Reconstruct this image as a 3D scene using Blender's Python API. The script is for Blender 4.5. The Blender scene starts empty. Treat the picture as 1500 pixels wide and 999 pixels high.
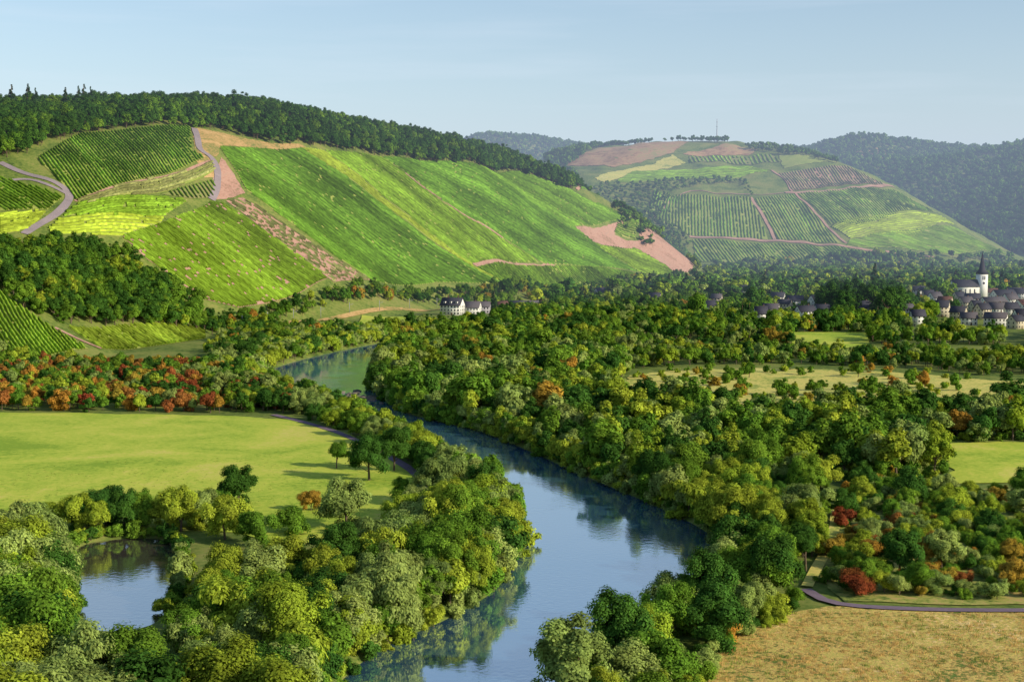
import bpy, math, random
import numpy as np
from mathutils import Vector
from mathutils.geometry import delaunay_2d_cdt
rng=np.random.default_rng(7); random.seed(7)
scene=bpy.context.scene
# ---------------------------------------------------------------- survey helpers
F=2060.; CX=750.; CY=499.5; CAMH=70.; PITCH=math.atan(159.5/F)
sp,cp=math.sin(PITCH),math.cos(PITCH)
def raydir(px,py):
    a=(px-CX)/F; b=(CY-py)/F
    return np.array([a, cp+b*sp, -sp+b*cp])
def flat(px,py,z=0.):
    d=raydir(px,py); t=(z-CAMH)/d[2]; return (d[0]*t,d[1]*t)
def atD(px,py,D):
    d=raydir(px,py); t=D/d[1]; return (d[0]*t,D,CAMH+d[2]*t)
def plan(px,D): return (D*(px-CX)/F, D)
def fpoly(L,z=0.): return np.array([flat(a,b,z) for a,b in L])
def in_poly(P,x,y):
    r=np.zeros(np.shape(x),bool); n=len(P)
    for i in range(n):
        x1,y1=P[i]; x2,y2=P[(i+1)%n]
        if y1==y2: continue
        c=((y1>y)!=(y2>y))&(x<(x2-x1)*(y-y1)/(y2-y1)+x1)
        r^=c
    return r
def dist_poly(P,x,y,closed=True):
    d=np.full(np.shape(x),1e9); n=len(P)
    for i in range(n if closed else n-1):
        x1,y1=P[i]; x2,y2=P[(i+1)%n]; dx,dy=x2-x1,y2-y1
        t=np.clip(((x-x1)*dx+(y-y1)*dy)/(dx*dx+dy*dy+1e-9),0,1)
        d=np.minimum(d,np.hypot(x-x1-t*dx,y-y1-t*dy))
    return d
def chaikin(P,n=2,closed=True):
    P=np.array(P,float)
    for _ in range(n):
        Q=np.roll(P,-1,0) if closed else P[1:]
        A=P if closed else P[:-1]
        R=np.empty((len(A)*2,P.shape[1])); R[0::2]=.75*A+.25*Q; R[1::2]=.25*A+.75*Q
        if not closed: R=np.vstack([P[:1],R,P[-1:]])
        P=R
    return P
# ---------------------------------------------------------------- river & pond outlines
river=chaikin(fpoly([(380,1200),(440,1060),(500,985),(560,940),(640,908),(705,875),(742,842),(760,800),(752,760),(720,720),(670,692),(620,662),(570,637),(520,612),(470,592),(415,575),(385,558),(392,540),(440,525),(500,512),(560,500),(640,490),(720,480),
 (740,488),(660,499),(580,511),(552,524),(545,545),(548,575),(590,602),(650,617),(700,627),(760,650),(860,695),(965,738),(1035,772),(1075,808),(1060,855),(1000,912),(910,985),(830,1060),(750,1200)],-1),2)
pond=chaikin(fpoly([(105,795),(180,785),(250,785),(268,830),(256,885),(215,922),(150,930),(110,900),(98,850)],-1),2)
# ---------------------------------------------------------------- terrain from spot heights
def tps_fit(pts):
    P=np.array(pts,float); X=P[:,:2]/1000; z=P[:,2]; n=len(P)
    r=np.linalg.norm(X[:,None]-X[None],axis=2); K=np.where(r>0,r*r*np.log(r+1e-12),0)+np.eye(n)*1e-3
    A=np.zeros((n+3,n+3)); A[:n,:n]=K; A[:n,n]=1; A[:n,n+1:]=X; A[n,:n]=1; A[n+1:,:n]=X.T
    w=np.linalg.solve(A,np.concatenate([z,[0,0,0]])); return X,w
def tps_eval(m,x,y):
    X,w=m; xs=x.ravel()/1000; ys=y.ravel()/1000; o=np.full(xs.shape,w[-3])+w[-2]*xs+w[-1]*ys
    for i in range(len(X)):
        r2=(xs-X[i,0])**2+(ys-X[i,1])**2+1e-12; o+=w[i]*.5*r2*np.log(r2)
    return o.reshape(x.shape)
def mk(P,Z): return [atD(*p) for p in P]+[(*plan(a,D),z) for a,D,z in Z]
hill1=tps_fit(mk([
 (0,165,1380),(150,160,1480),(300,156,1560),(420,172,1640),(550,196,1750),(700,224,1900),(790,252,2000),(840,282,2060),
 (0,200,1200),(0,250,1120),(0,340,1000),(0,430,820),(0,520,720),(100,200,1250),(100,250,1150),(100,300,1080),(60,345,1010),
 (200,190,1320),(200,260,1190),(200,330,1090),(300,190,1380),(320,240,1290),(320,300,1220),(300,400,1080),(300,470,1000),(150,430,930),(150,500,840),(100,520,760),
 (450,215,1460),(450,320,1300),(450,400,1180),(560,230,1560),(560,330,1400),(560,405,1290),(700,242,1720),(700,330,1560),(700,400,1420),
 (830,277,1900),(830,333,1780),(860,390,1660),(930,320,1960),(930,370,1870),(1000,372,1960),(1010,395,1930)],
 [(300,950,0),(450,1110,2),(650,1310,0),(850,1600,0),(1010,1840,0),(1035,2050,0),(0,690,0),(-200,640,0),
 (-600,400,-20),(0,500,-15),(300,750,-15),(450,900,-15),(650,1100,-15),(850,1350,-15),(1010,1600,-20),(1200,1900,-40),(1100,2400,-40),(1050,2800,-40),
 (0,1900,120),(300,2100,130),(550,2300,110),(700,2500,70),(850,2500,10),(300,3200,-20),(0,3000,0),(-600,3000,0),(-600,1300,170),(-600,900,90),(-600,650,20),(800,3200,-40),(1500,2500,-60),(1500,1500,-60),(1000,900,-40),(1500,500,-40),(-300,1000,80),(-300,1400,185)]))
hill2=tps_fit(mk([
 (800,232,3300),(900,215,3350),(1000,207,3400),(1080,214,3400),(1150,222,3350),(1240,242,3050),(1310,278,2920),(1370,312,2830),(1440,352,2760),
 (830,260,2950),(900,250,3000),(1000,240,3050),(1100,240,3050),(1170,262,2950),
 (850,290,2800),(950,300,2750),(1050,290,2780),(1150,290,2800),(1230,300,2760),
 (900,340,2620),(1010,350,2580),(1120,350,2580),(1240,360,2560),(1370,372,2580)],
 [(900,2400,0),(1010,2430,0),(1120,2430,0),(1240,2430,0),(1370,2450,0),(1500,2600,0),(1560,2750,-10),(700,2500,0),(700,2900,60),(600,3000,20),
 (800,3900,200),(1000,4000,240),(1150,3900,200),(1240,3600,120),(1340,3400,60),(1420,3200,20),(1500,3000,-20),(1600,2400,-60),(1600,3600,-80),(1400,4200,0),
 (600,3800,0),(400,3000,-40),(800,5000,0),(1200,5200,-40),(1000,2000,-60),(600,2000,-60),(1400,2000,-60)]))
hill3=tps_fit(mk([
 (640,222,4600),(700,205,4500),(765,206,4500),(790,228,4400),(850,232,4400),(930,230,4400),(1080,230,4300),(1180,228,4250),(1220,214,4200),(1270,202,4200),(1300,215,4150),(1335,232,4100),(1370,236,4000),(1430,227,3950),(1490,217,3900),(1600,212,3800),
 (1270,246,3800),(1330,264,3600),(1400,275,3500),(1480,270,3400),(1400,330,3200),(1480,335,3050),(1560,330,2950),(1480,378,2800)],
 [(1600,2500,-10),(1700,2300,20),(1700,3000,160),(1420,2900,-10),(1300,3000,0),(1200,3300,40),(1000,3500,40),(800,3600,40),(600,3600,20),(1500,2500,-30),(1000,2600,-60),(600,2600,-60),
 (600,5500,150),(1000,5500,150),(1500,5200,180),(1000,8000,0),(0,5000,100),(-200,7000,0),(-600,4000,0),(2100,4000,220),(2100,2500,120),(2000,1500,0),(2200,7000,0)]))
def smooth_noise(x,y,s,seed,k=7):
    r=np.random.default_rng(seed); o=np.zeros_like(x)
    for _ in range(k):
        a=r.uniform(0,6.28); f=r.uniform(.6,1.6)*6.28/s
        o+=np.sin((x*np.cos(a)+y*np.sin(a))*f+r.uniform(0,6.28))
    return o/k
N,M=700,700; g=math.log(91.6)/N
Yr=100*np.exp(g*np.arange(N+1))-160
hwf=lambda y:200+.7*np.maximum(y,0)
Yg=np.repeat(Yr[:,None],M+1,1); Xg=hwf(Yg)*np.linspace(-1,1,M+1)[None]
h=np.maximum.reduce([tps_eval(hill1,Xg,Yg),tps_eval(hill2,Xg,Yg),tps_eval(hill3,Xg,Yg)])
hh=np.clip(h,0,460)
soft=np.clip(hh/30,0,1)
Zg=hh+soft*(2.2*smooth_noise(Xg,Yg,70,1)+3.5*smooth_noise(Xg,Yg,230,2))*np.clip(Yg/1500,.4,2)
Zg=np.maximum(Zg,0)+.18*(1-soft)*smooth_noise(Xg,Yg,37,3)
for P in (river,pond):
    m=(Yg<1400)
    d=dist_poly(P,Xg[m],Yg[m]); d=np.where(in_poly(P,Xg[m],Yg[m]),-d,d)
    s=np.clip((3-d)/8,0,1); s=s*s*(3-2*s); Zg[m]-=3.6*s
def H(x,y):
    x=np.asarray(x,float); y=np.asarray(y,float)
    i=np.clip(np.log((np.maximum(y,-59)+160)/100)/g,0,N-1e-3); j=np.clip((x/hwf(y)+1)/2*M,0,M-1e-3)
    i0=i.astype(int); j0=j.astype(int); u=i-i0; v=j-j0
    return Zg[i0,j0]*(1-u)*(1-v)+Zg[i0+1,j0]*u*(1-v)+Zg[i0,j0+1]*(1-u)*v+Zg[i0+1,j0+1]*u*v
Ds=np.concatenate([np.arange(150,5200,3.)])
def hit(px,py):
    d=raydir(px,py); t=Ds/d[1]; z=CAMH+d[2]*t; gap=z-H(d[0]*t,Ds)
    k=np.argmax(gap<0) if (gap<0).any() else np.argmin(gap[300:])+300
    return (d[0]*t[k],Ds[k])
def hpoly(L): return np.array([hit(a,b) for a,b in L])
# ---------------------------------------------------------------- mesh helpers
def build(name,V,FA,mats=(),midx=None,tint=None,smooth=False,link=True,parent=None):
    V=np.asarray(V,np.float32); FA=[np.asarray(f,np.int32) for f in FA if len(f)]
    me=bpy.data.meshes.new(name); me.vertices.add(len(V)); me.vertices.foreach_set("co",V.ravel())
    tot=np.concatenate([np.full(len(f),f.shape[1]) for f in FA]); lv=np.concatenate([f.ravel() for f in FA])
    me.loops.add(len(lv)); me.loops.foreach_set("vertex_index",lv.astype(np.int32))
    st=np.concatenate([[0],np.cumsum(tot)[:-1]]).astype(np.int32)
    me.polygons.add(len(tot)); me.polygons.foreach_set("loop_start",st)
    for m in mats: me.materials.append(m)
    if midx is not None: me.polygons.foreach_set("material_index",np.asarray(midx,np.int32))
    if smooth: me.polygons.foreach_set("use_smooth",np.ones(len(tot),bool))
    me.update(calc_edges=True)
    if tint is not None:
        a=me.attributes.new("tint",'FLOAT','FACE'); a.data.foreach_set("value",np.asarray(tint,np.float32))
    if not link: return me
    ob=bpy.data.objects.new(name,me); scene.collection.objects.link(ob)
    if parent: ob.parent=parent
    return ob
def nodes(name):
    m=bpy.data.materials.new(name); m.use_nodes=True; nt=m.node_tree; nt.nodes.clear()
    o=nt.nodes.new('ShaderNodeOutputMaterial'); return m,nt,o
def N_(nt,t,**k):
    n=nt.nodes.new(t)
    for a,b in k.items(): setattr(n,a,b)
    return n
def ground_mat(name,cols,s1=.02,s2=.6,rough=.95,bump=0.,mixf=.5,lo=.38,hi=.62):
    m,nt,o=nodes(name); L=nt.links.new
    geo=N_(nt,'ShaderNodeNewGeometry')
    n1=N_(nt,'ShaderNodeTexNoise'); n1.inputs['Scale'].default_value=s1; n1.inputs['Detail'].default_value=6; n1.inputs['Roughness'].default_value=.7; n1.inputs['Distortion'].default_value=.6
    n2=N_(nt,'ShaderNodeTexNoise'); n2.inputs['Scale'].default_value=s2; n2.inputs['Detail'].default_value=4; n2.inputs['Roughness'].default_value=.75
    for n in(n1,n2): L(geo.outputs['Position'],n.inputs['Vector'])
    mx=N_(nt,'ShaderNodeMix'); mx.inputs[0].default_value=mixf; L(n1.outputs[0],mx.inputs[2]); L(n2.outputs[0],mx.inputs[3])
    r=N_(nt,'ShaderNodeValToRGB'); L(mx.outputs[0],r.inputs[0])
    e=r.color_ramp.elements; k=len(cols)
    for i,c in enumerate(cols):
        p=lo+(hi-lo)*i/(k-1)
        el=e[i] if i<2 else e.new(p)
        el.position=p; el.color=(*c,1)
    b=N_(nt,'ShaderNodeBsdfPrincipled'); b.inputs['Roughness'].default_value=rough; b.inputs['Specular IOR Level'].default_value=.1
    L(r.outputs[0],b.inputs['Base Color'])
    if bump:
        bp=N_(nt,'ShaderNodeBump'); bp.inputs['Distance'].default_value=bump; L(n2.outputs[0],bp.inputs['Height']); L(bp.outputs[0],b.inputs['Normal'])
    L(b.outputs[0],o.inputs[0]); return m
def plain_mat(name,c,rough=.8,var=.15,scale=1.):
    c0=tuple(x*(1-var) for x in c); c1=tuple(min(1,x*(1+var)) for x in c)
    return ground_mat(name,[c0,c1],scale*.3,scale*3,rough)
def leaf_mat(name,c,c2,trans=.3,nscale=.012,nlo=.75,nhi=1.25):
    m,nt,o=nodes(name); L=nt.links.new
    oi=N_(nt,'ShaderNodeObjectInfo'); at=N_(nt,'ShaderNodeAttribute',attribute_name='tint')
    mx=N_(nt,'ShaderNodeMix',data_type='RGBA'); mx.inputs[6].default_value=(*c,1); mx.inputs[7].default_value=(*c2,1); L(oi.outputs['Random'],mx.inputs[0])
    geo=N_(nt,'ShaderNodeNewGeometry'); nz=N_(nt,'ShaderNodeTexNoise'); nz.inputs['Scale'].default_value=nscale; nz.inputs['Detail'].default_value=4; L(geo.outputs['Position'],nz.inputs['Vector'])
    mr=N_(nt,'ShaderNodeMapRange'); mr.inputs[1].default_value=.3; mr.inputs[2].default_value=.7; mr.inputs[3].default_value=nlo; mr.inputs[4].default_value=nhi; L(nz.outputs[0],mr.inputs[0])
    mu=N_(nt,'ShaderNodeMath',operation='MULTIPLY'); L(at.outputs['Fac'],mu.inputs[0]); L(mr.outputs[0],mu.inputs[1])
    sc=N_(nt,'ShaderNodeVectorMath',operation='SCALE'); L(mx.outputs[2],sc.inputs[0]); L(mu.outputs[0],sc.inputs['Scale'])
    d=N_(nt,'ShaderNodeBsdfDiffuse'); t=N_(nt,'ShaderNodeBsdfTranslucent'); L(sc.outputs[0],d.inputs[0]); L(sc.outputs[0],t.inputs[0])
    ms=N_(nt,'ShaderNodeMixShader'); ms.inputs[0].default_value=trans; L(d.outputs[0],ms.inputs[1]); L(t.outputs[0],ms.inputs[2]); L(ms.outputs[0],o.inputs[0])
    return m
# ---------------------------------------------------------------- materials
M_ground=ground_mat('grass_ground',[(.05,.085,.02),(.11,.16,.03),(.19,.22,.05),(.24,.22,.07)],.02,.35,mixf=.45)
M_meadow=ground_mat('meadow_grass',[(.22,.33,.03),(.36,.45,.05),(.47,.50,.07),(.56,.50,.12)],.02,.5,bump=.15,mixf=.35,lo=.40,hi=.62)
M_dry=ground_mat('dry_grass',[(.12,.18,.035),(.40,.26,.08),(.66,.45,.14),(.32,.36,.07),(.66,.41,.13),(.70,.52,.22)],.045,.9,bump=.3,mixf=.5,lo=.42,hi=.58)
M_drygreen=ground_mat('rough_pasture',[(.18,.25,.05),(.45,.44,.10),(.64,.52,.15),(.34,.39,.08),(.62,.52,.18)],.02,.4,bump=.2,mixf=.4,lo=.4,hi=.6)
M_scrub=ground_mat('scrub_grass',[(.08,.12,.03),(.20,.24,.05),(.36,.34,.09),(.44,.31,.12)],.03,.5,mixf=.5,lo=.42,hi=.6)
M_soil=ground_mat('vineyard_soil',[(.14,.19,.04),(.22,.24,.07),(.30,.22,.13)],.03,.5)
M_soilg=ground_mat('vineyard_grass_floor',[(.18,.25,.045),(.27,.32,.065),(.35,.34,.10)],.03,.5)
M_slate=ground_mat('red_slate_soil',[(.18,.16,.08),(.36,.20,.15),(.45,.27,.20),(.30,.21,.16)],.04,.4)
M_orange=ground_mat('dry_bank',[(.16,.18,.05),(.40,.26,.10),(.50,.33,.15)],.04,.4,lo=.42,hi=.6)
M_road=ground_mat('vineyard_road_surface',[(.20,.17,.18),(.32,.26,.27)],.05,1.)
M_path=ground_mat('asphalt_path_surface',[(.15,.11,.14),(.21,.16,.20)],.05,1.)
M_brown=ground_mat('ploughed_field',[(.25,.14,.07),(.42,.25,.13),(.3,.26,.10)],.008,.08,lo=.42,hi=.6)
M_bark=plain_mat('bark',(.12,.09,.06))
LM={
 'dark':leaf_mat('leaves_dark',(.045,.12,.020),(.075,.17,.024)),
 'mid':leaf_mat('leaves_mid',(.11,.23,.024),(.18,.30,.03)),
 'yel':leaf_mat('leaves_yellowgreen',(.25,.35,.03),(.37,.43,.042)),
 'grey':leaf_mat('leaves_willow',(.22,.31,.075),(.33,.40,.10)),
 'red':leaf_mat('leaves_red',(.34,.08,.035),(.34,.17,.04)),
 'ora':leaf_mat('leaves_orange',(.46,.23,.04),(.34,.29,.04)),
 'con':leaf_mat('needles',(.022,.055,.022),(.04,.08,.026),.1),
}
vk=dict(trans=.3,nscale=.02,nlo=.65,nhi=1.35)
V_vine=leaf_mat('vine_leaves',(.20,.35,.03),(.23,.36,.032),**vk)
V_vined=leaf_mat('vine_leaves_dark',(.13,.27,.026),(.17,.29,.028),**vk)
V_viney=leaf_mat('vine_leaves_yellow',(.30,.40,.04),(.33,.40,.04),**vk)
V_vinep=leaf_mat('vine_leaves_pale',(.26,.29,.10),(.28,.29,.10),**vk)
# ---------------------------------------------------------------- terrain sheet
idx=np.arange((N+1)*(M+1)).reshape(N+1,M+1)
q=np.stack([idx[:-1,:-1],idx[:-1,1:],idx[1:,1:],idx[1:,:-1]],-1).reshape(-1,4)
build('ground_terrain',np.stack([Xg,Yg,Zg],-1).reshape(-1,3),[q],[M_ground],smooth=True)
# water
def water_mat(name,col,ior):
    m,nt,o=nodes(name); L=nt.links.new
    geo=N_(nt,'ShaderNodeNewGeometry')
    n1=N_(nt,'ShaderNodeTexNoise'); n1.inputs['Scale'].default_value=.8; n1.inputs['Detail'].default_value=4; L(geo.outputs['Position'],n1.inputs['Vector'])
    n2=N_(nt,'ShaderNodeTexNoise'); n2.inputs['Scale'].default_value=.035; n2.inputs['Detail'].default_value=4; L(geo.outputs['Position'],n2.inputs['Vector'])
    mr=N_(nt,'ShaderNodeMapRange'); mr.inputs[1].default_value=.42; mr.inputs[2].default_value=.62; mr.inputs[3].default_value=.03; mr.inputs[4].default_value=.16; L(n2.outputs[0],mr.inputs[0])
    bp=N_(nt,'ShaderNodeBump'); bp.inputs['Distance'].default_value=.35; L(n1.outputs[0],bp.inputs['Height']); L(mr.outputs[0],bp.inputs['Strength'])
    b=N_(nt,'ShaderNodeBsdfPrincipled'); b.inputs['Base Color'].default_value=(*col,1); b.inputs['Roughness'].default_value=.04; b.inputs['IOR'].default_value=ior
    L(bp.outputs[0],b.inputs['Normal']); L(b.outputs[0],o.inputs[0]); return m
build('river_water',[(-260,60,-1.5),(170,60,-1.5),(170,1150,-1.5),(-260,1150,-1.5)],[[(0,1,2,3)]],[water_mat('river_water_surface',(.05,.13,.22),10.)])
pc=pond.mean(0)
build('pond_water',[(pc[0]-30,pc[1]-40,-1.35),(pc[0]+30,pc[1]-40,-1.35),(pc[0]+30,pc[1]+40,-1.35),(pc[0]-30,pc[1]+40,-1.35)],[[(0,1,2,3)]],[water_mat('pond_water_surface',(.07,.06,.05),8.)])
# ---------------------------------------------------------------- draped sheets, roads, vine rows
offc=[0]
def drape(name,P,mat,sp=8.,off=.12,parent=None,ragged=0.):
    P=np.asarray(P); offc[0]+=1; off+=.012*(offc[0]%12)
    Pd=[]; es=min(sp,3.) if ragged else sp
    for i in range(len(P)):
        a,b=P[i],P[(i+1)%len(P)]; n=max(1,int(np.hypot(*(b-a))/es))
        for k in range(n): Pd.append(a+(b-a)*k/n)
    Pd=np.array(Pd)
    if ragged:
        Pd[:,0]+=ragged*(smooth_noise(Pd[:,0],Pd[:,1],22,5)+.6*smooth_noise(Pd[:,0],Pd[:,1],9,6)); Pd[:,1]+=ragged*1.5*(smooth_noise(Pd[:,0],Pd[:,1],25,8)+.6*smooth_noise(Pd[:,0],Pd[:,1],9,9))
    x0,y0=P.min(0); x1,y1=P.max(0)
    gx,gy=np.meshgrid(np.arange(x0,x1,sp),np.arange(y0,y1,sp)); gx=gx.ravel(); gy=gy.ravel()
    k=in_poly(Pd,gx,gy)&(dist_poly(Pd,gx,gy)>sp*.4)
    V=[Vector(p) for p in Pd]+[Vector((a,b)) for a,b in zip(gx[k],gy[k])]
    n=len(Pd); r=delaunay_2d_cdt(V,[],[list(range(n))],1,1e-4)
    vv=np.array([tuple(v) for v in r[0]]); ff=[f for f in r[2] if len(f)==3]
    if len(ff)==0: return
    z=H(vv[:,0],vv[:,1])+off
    ff=np.array(ff); a,b,c=vv[ff[:,0]],vv[ff[:,1]],vv[ff[:,2]]
    cr=(b[:,0]-a[:,0])*(c[:,1]-a[:,1])-(b[:,1]-a[:,1])*(c[:,0]-a[:,0]); ff[cr<0]=ff[cr<0][:,::-1]
    return build(name,np.c_[vv,z],[ff],[mat],smooth=True,parent=parent)
def road(name,P,w,mat,off=.45,step=4.):
    P=chaikin(P,2,False); out=[]
    seg=np.r_[0,np.cumsum(np.hypot(*np.diff(P,axis=0).T))]; s=np.arange(0,seg[-1],step)
    x=np.interp(s,seg,P[:,0]); y=np.interp(s,seg,P[:,1]); tx,ty=np.gradient(x),np.gradient(y); l=np.hypot(tx,ty)+1e-9
    nx,ny=-ty/l,tx/l; V=[]; w=w*(1+.12*smooth_noise(x,y,30,4))
    for o in (-.5,0,.5):
        V.append(np.c_[x+nx*w*o,y+ny*w*o,H(x+nx*w*o,y+ny*w*o)+off])
    n=len(x); V=np.vstack(V); f=[]
    for a in (0,1):
        i=np.arange(n-1)+a*n; f.append(np.c_[i,i+n,i+n+1,i+1][:,::-1])
    return build(name,V,[np.vstack(f)],[mat],smooth=True)
def vines(name,P,d0,d1,mat,spacing=3.,w=1.1,ht=1.6,seg=2.5,parent=None,gap=.03):
    P=np.asarray(P); d=np.array(d1)-np.array(d0); d/=np.hypot(*d); n=np.array([-d[1],d[0]])
    U=P@d; W=P@n; VV=[];FF=[];base=0;T=[]; ph=rng.uniform(0,6.28,3)
    for v in np.arange(W.min()+spacing*.5,W.max(),spacing):
        us=[]
        for i in range(len(P)):
            w1,w2=W[i],W[(i+1)%len(P)]
            if (w1>v)!=(w2>v): us.append(U[i]+(U[(i+1)%len(P)]-U[i])*(v-w1)/(w2-w1))
        band=1+.18*math.sin(v/spacing*.21+ph[0])+.14*math.sin(v/spacing*.53+ph[1])
        us.sort(); rt=rng.uniform(.72,1.28)*band
        for a,b in zip(us[0::2],us[1::2]):
            k=int((b-a)/seg)
            if k<2: continue
            u=np.linspace(a,b,k+1); c=u[:,None]*d+v*n+rng.normal(0,.07*w,(k+1,1))*n
            hz=ht*rng.uniform(.75,1.2,k+1); ww=w*rng.uniform(.7,1.25,k+1)
            V=[]
            for s,zz in((-.5,0.1),(-.38,1),(.38,1),(.5,.1)):
                p=c+(ww*s)[:,None]*n; V.append(np.c_[p,H(p[:,0],p[:,1])+.1+hz*zz])
            VV.append(np.vstack(V)); m=k+1
            keep=np.arange(k)[rng.random(k)>gap]
            for q_ in range(3):
                i=keep+q_*m+base; FF.append(np.c_[i,i+1,i+m+1,i+m]); T.append(rt*rng.uniform(.7,1.3,len(keep)))
            base+=4*m
    if VV: return build(name,np.vstack(VV),[np.vstack(FF)],[mat],tint=np.concatenate(T),parent=parent)
def empty(name,loc=(0,0,0)):
    e=bpy.data.objects.new(name,None); e.location=loc; scene.collection.objects.link(e); return e
def parcel(L,dr,mat,floor=M_soilg,sp=3.3,**k):
    P=hpoly(L); e=empty('vineyard')
    drape('vineyard_floor',P,floor,sp=7 if sp<5 else 16,off=.25 if sp<5 else .9,parent=e)
    k.setdefault('w',1.3); k.setdefault('ht',1.8)
    vines('vine_rows',P,hit(*dr[0]),hit(*dr[1]),mat,spacing=sp,parent=e,**k)
# hill 1
dA=((440,219),(700,400)); 
parcel([(322,217),(440,219),(740,418),(640,415),(545,411),(450,345),(362,281)],((340,222),(600,405)),V_vined)
parcel([(441,219),(475,223),(560,290),(690,388),(700,398),(738,415)],dA,V_viney)
parcel([(476,223),(560,232),(600,262),(650,300),(790,385),(690,388),(561,290)],dA,V_vine)
parcel([(561,232),(640,238),(700,243),(835,330),(935,400),(870,392),(795,386),(651,298)],((570,235),(850,390)),V_vined)
parcel([(702,243),(760,252),(830,277),(925,319),(885,328),(837,334)],((710,245),(850,330)),V_vined)
parcel([(700,393),(800,391),(880,393),(935,403),(1000,407),(900,413),(743,421)],((700,393),(735,420)),V_vine)
parcel([(180,347),(240,328),(310,297),(330,300),(410,355),(480,410),(440,430),(350,452),(300,440),(215,380)],((200,345),(345,450)),V_vine,M_slate,w=1.7,gap=.06)
parcel([(331,296),(355,290),(440,345),(543,412),(490,415),(420,362)],((335,296),(520,412)),V_vinep,M_slate,sp=3.6,w=1.0,gap=.4)
parcel([(120,197),(200,190),(278,186),(281,222),(300,232),(220,262),(112,294),(75,255),(55,235)],((120,200),(180,270)),V_vined)
parcel([(112,296),(220,264),(312,238),(316,252),(230,285),(130,300)],((120,296),(290,250)),V_vinep)
parcel([(235,286),(318,262),(312,290),(280,292)],((260,270),(275,290)),V_vined,M_soil,sp=4.8)
parcel([(90,318),(120,298),(230,288),(275,294),(240,318),(180,318)],((100,310),(230,295)),V_vine)
parcel([(70,338),(88,320),(240,320),(235,330),(175,348),(80,346)],((80,328),(230,325)),V_viney,sp=4.5)
parcel([(0,262),(60,278),(92,290),(70,308),(0,312)],((0,265),(60,300)),V_vined)
parcel([(0,316),(68,312),(40,338),(0,346)],((0,325),(50,320)),V_viney)
parcel([(-60,420),(0,430),(30,450),(75,482),(130,512),(60,525),(-60,530)],((0,430),(60,520)),V_vine,M_soilg,sp=2.6)
parcel([(100,482),(200,476),(300,482),(300,497),(150,512)],((110,484),(150,510)),V_viney)
parcel([(870,358),(930,365),(975,390),(990,403),(940,400)],((880,360),(960,400)),V_vine,M_soilg,sp=4)
parcel([(905,330),(930,322),(985,355),(930,352),(900,342)],((910,330),(970,355)),V_vined,M_soilg,sp=4)
for L,m in (([(835,335),(925,320),(910,332),(900,345),(935,355),(985,358),(1020,385),(1015,400),(990,402),(975,388),(930,364),(870,356),(845,347)],M_slate),
            ([(285,188),(310,192),(360,205),(440,212),(450,218),(325,214),(318,232),(300,228),(284,222)],M_orange),
            ([(312,262),(325,232),(345,262),(360,285),(332,294),(312,294)],M_slate),
            ([(690,386),(810,382),(815,388),(700,392)],M_slate),
            ([(280,225),(300,228),(320,240),(322,262),(300,262)],M_orange)):
    drape('bare_slope',hpoly(L),m,7,.2,ragged=1.5)
hr=lambda L:np.array([hit(a,b) for a,b in L])
road('vineyard_road',hr([(285,190),(290,205),(292,222),(310,232),(320,250),(318,280),(310,295)]),6,M_road,.8)
road('vineyard_road',hr([(0,240),(35,255),(80,268),(105,285),(95,305),(60,328),(35,345)]),6,M_road)
road('vineyard_road',hr([(560,233),(650,298),(740,352)]),3,M_slate)
road('vineyard_road',hr([(80,482),(120,500),(150,512)]),4,M_slate)
road('vineyard_road',hr([(0,268),(40,262),(75,275),(110,292)]),4,M_road)
road('vineyard_road',hr([(110,296),(220,264),(315,236)]),3,M_slate)
road('railway_embankment',hr([(350,483),(430,472),(520,462),(600,455),(660,452)]),6,M_orange)
road('vineyard_road',hr([(385,402),(400,400),(428,397)]),5,M_slate)
# hill 2
B={'sp':6.,'w':2.6,'ht':2.2,'seg':9.,'gap':.02}
parcel([(845,282),(960,280),(1000,290),(970,318),(900,300)],((870,285),(960,310)),V_vined,**B)
parcel([(985,288),(1100,290),(1125,352),(1010,346),(960,325)],((1000,290),(1000,340)),V_vined,**B)
parcel([(1010,230),(1130,228),(1145,238),(1010,240)],((1020,232),(1025,240)),V_vine,M_soil,sp=9.,w=4,ht=2.4,seg=9.)
parcel([(930,252),(1090,244),(1130,250),(1080,262),(900,270)],((930,255),(1100,250)),V_vine,**B)
parcel([(1140,255),(1240,244),(1300,272),(1160,280)],((1140,255),(1160,280)),V_vinep,M_slate,**B)
parcel([(1168,285),(1308,279),(1372,312),(1260,330),(1215,330)],((1168,285),(1215,330)),V_vine,**B)
parcel([(1105,292),(1162,286),(1232,358),(1140,352)],((1110,292),(1145,352)),V_vined,**B)
parcel([(1218,333),(1372,315),(1400,330),(1340,348),(1245,350)],((1225,340),(1380,322)),V_viney,**B)
parcel([(1245,353),(1400,335),(1475,374),(1380,372),(1240,362)],((1250,353),(1300,362)),V_vine,**B)
parcel([(1015,352),(1220,362),(1360,378),(1300,390),(1020,385)],((1015,352),(1040,385)),V_vined,**B)
for L,m in (([(825,245),(880,217),(960,209),(1010,208),(985,225),(900,246)],M_brown),([(1000,226),(1060,211),(1110,220),(1100,227),(1010,229)],M_brown),
            ([(870,262),(985,228),(1005,240),(925,256),(890,270)],M_drygreen),([(1225,228),(1300,220),(1310,232),(1260,238)],M_brown),([(1140,228),(1190,230),(1235,240),(1150,248)],M_soilg)):
    drape('hill_field',hpoly(L),m,18,.8,ragged=4)
road('hill_road',hr([(1150,283),(1240,280),(1310,275)]),10,M_slate,1.3)
road('hill_road',hr([(1010,348),(1120,354),(1235,362),(1370,378)]),9,M_slate,1.3)
road('hill_road',hr([(1100,290),(1120,320),(1135,352)]),6,M_slate,1.3)
road('hill_road',hr([(1165,284),(1200,320),(1240,358)]),5,M_slate,1.3)
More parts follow.
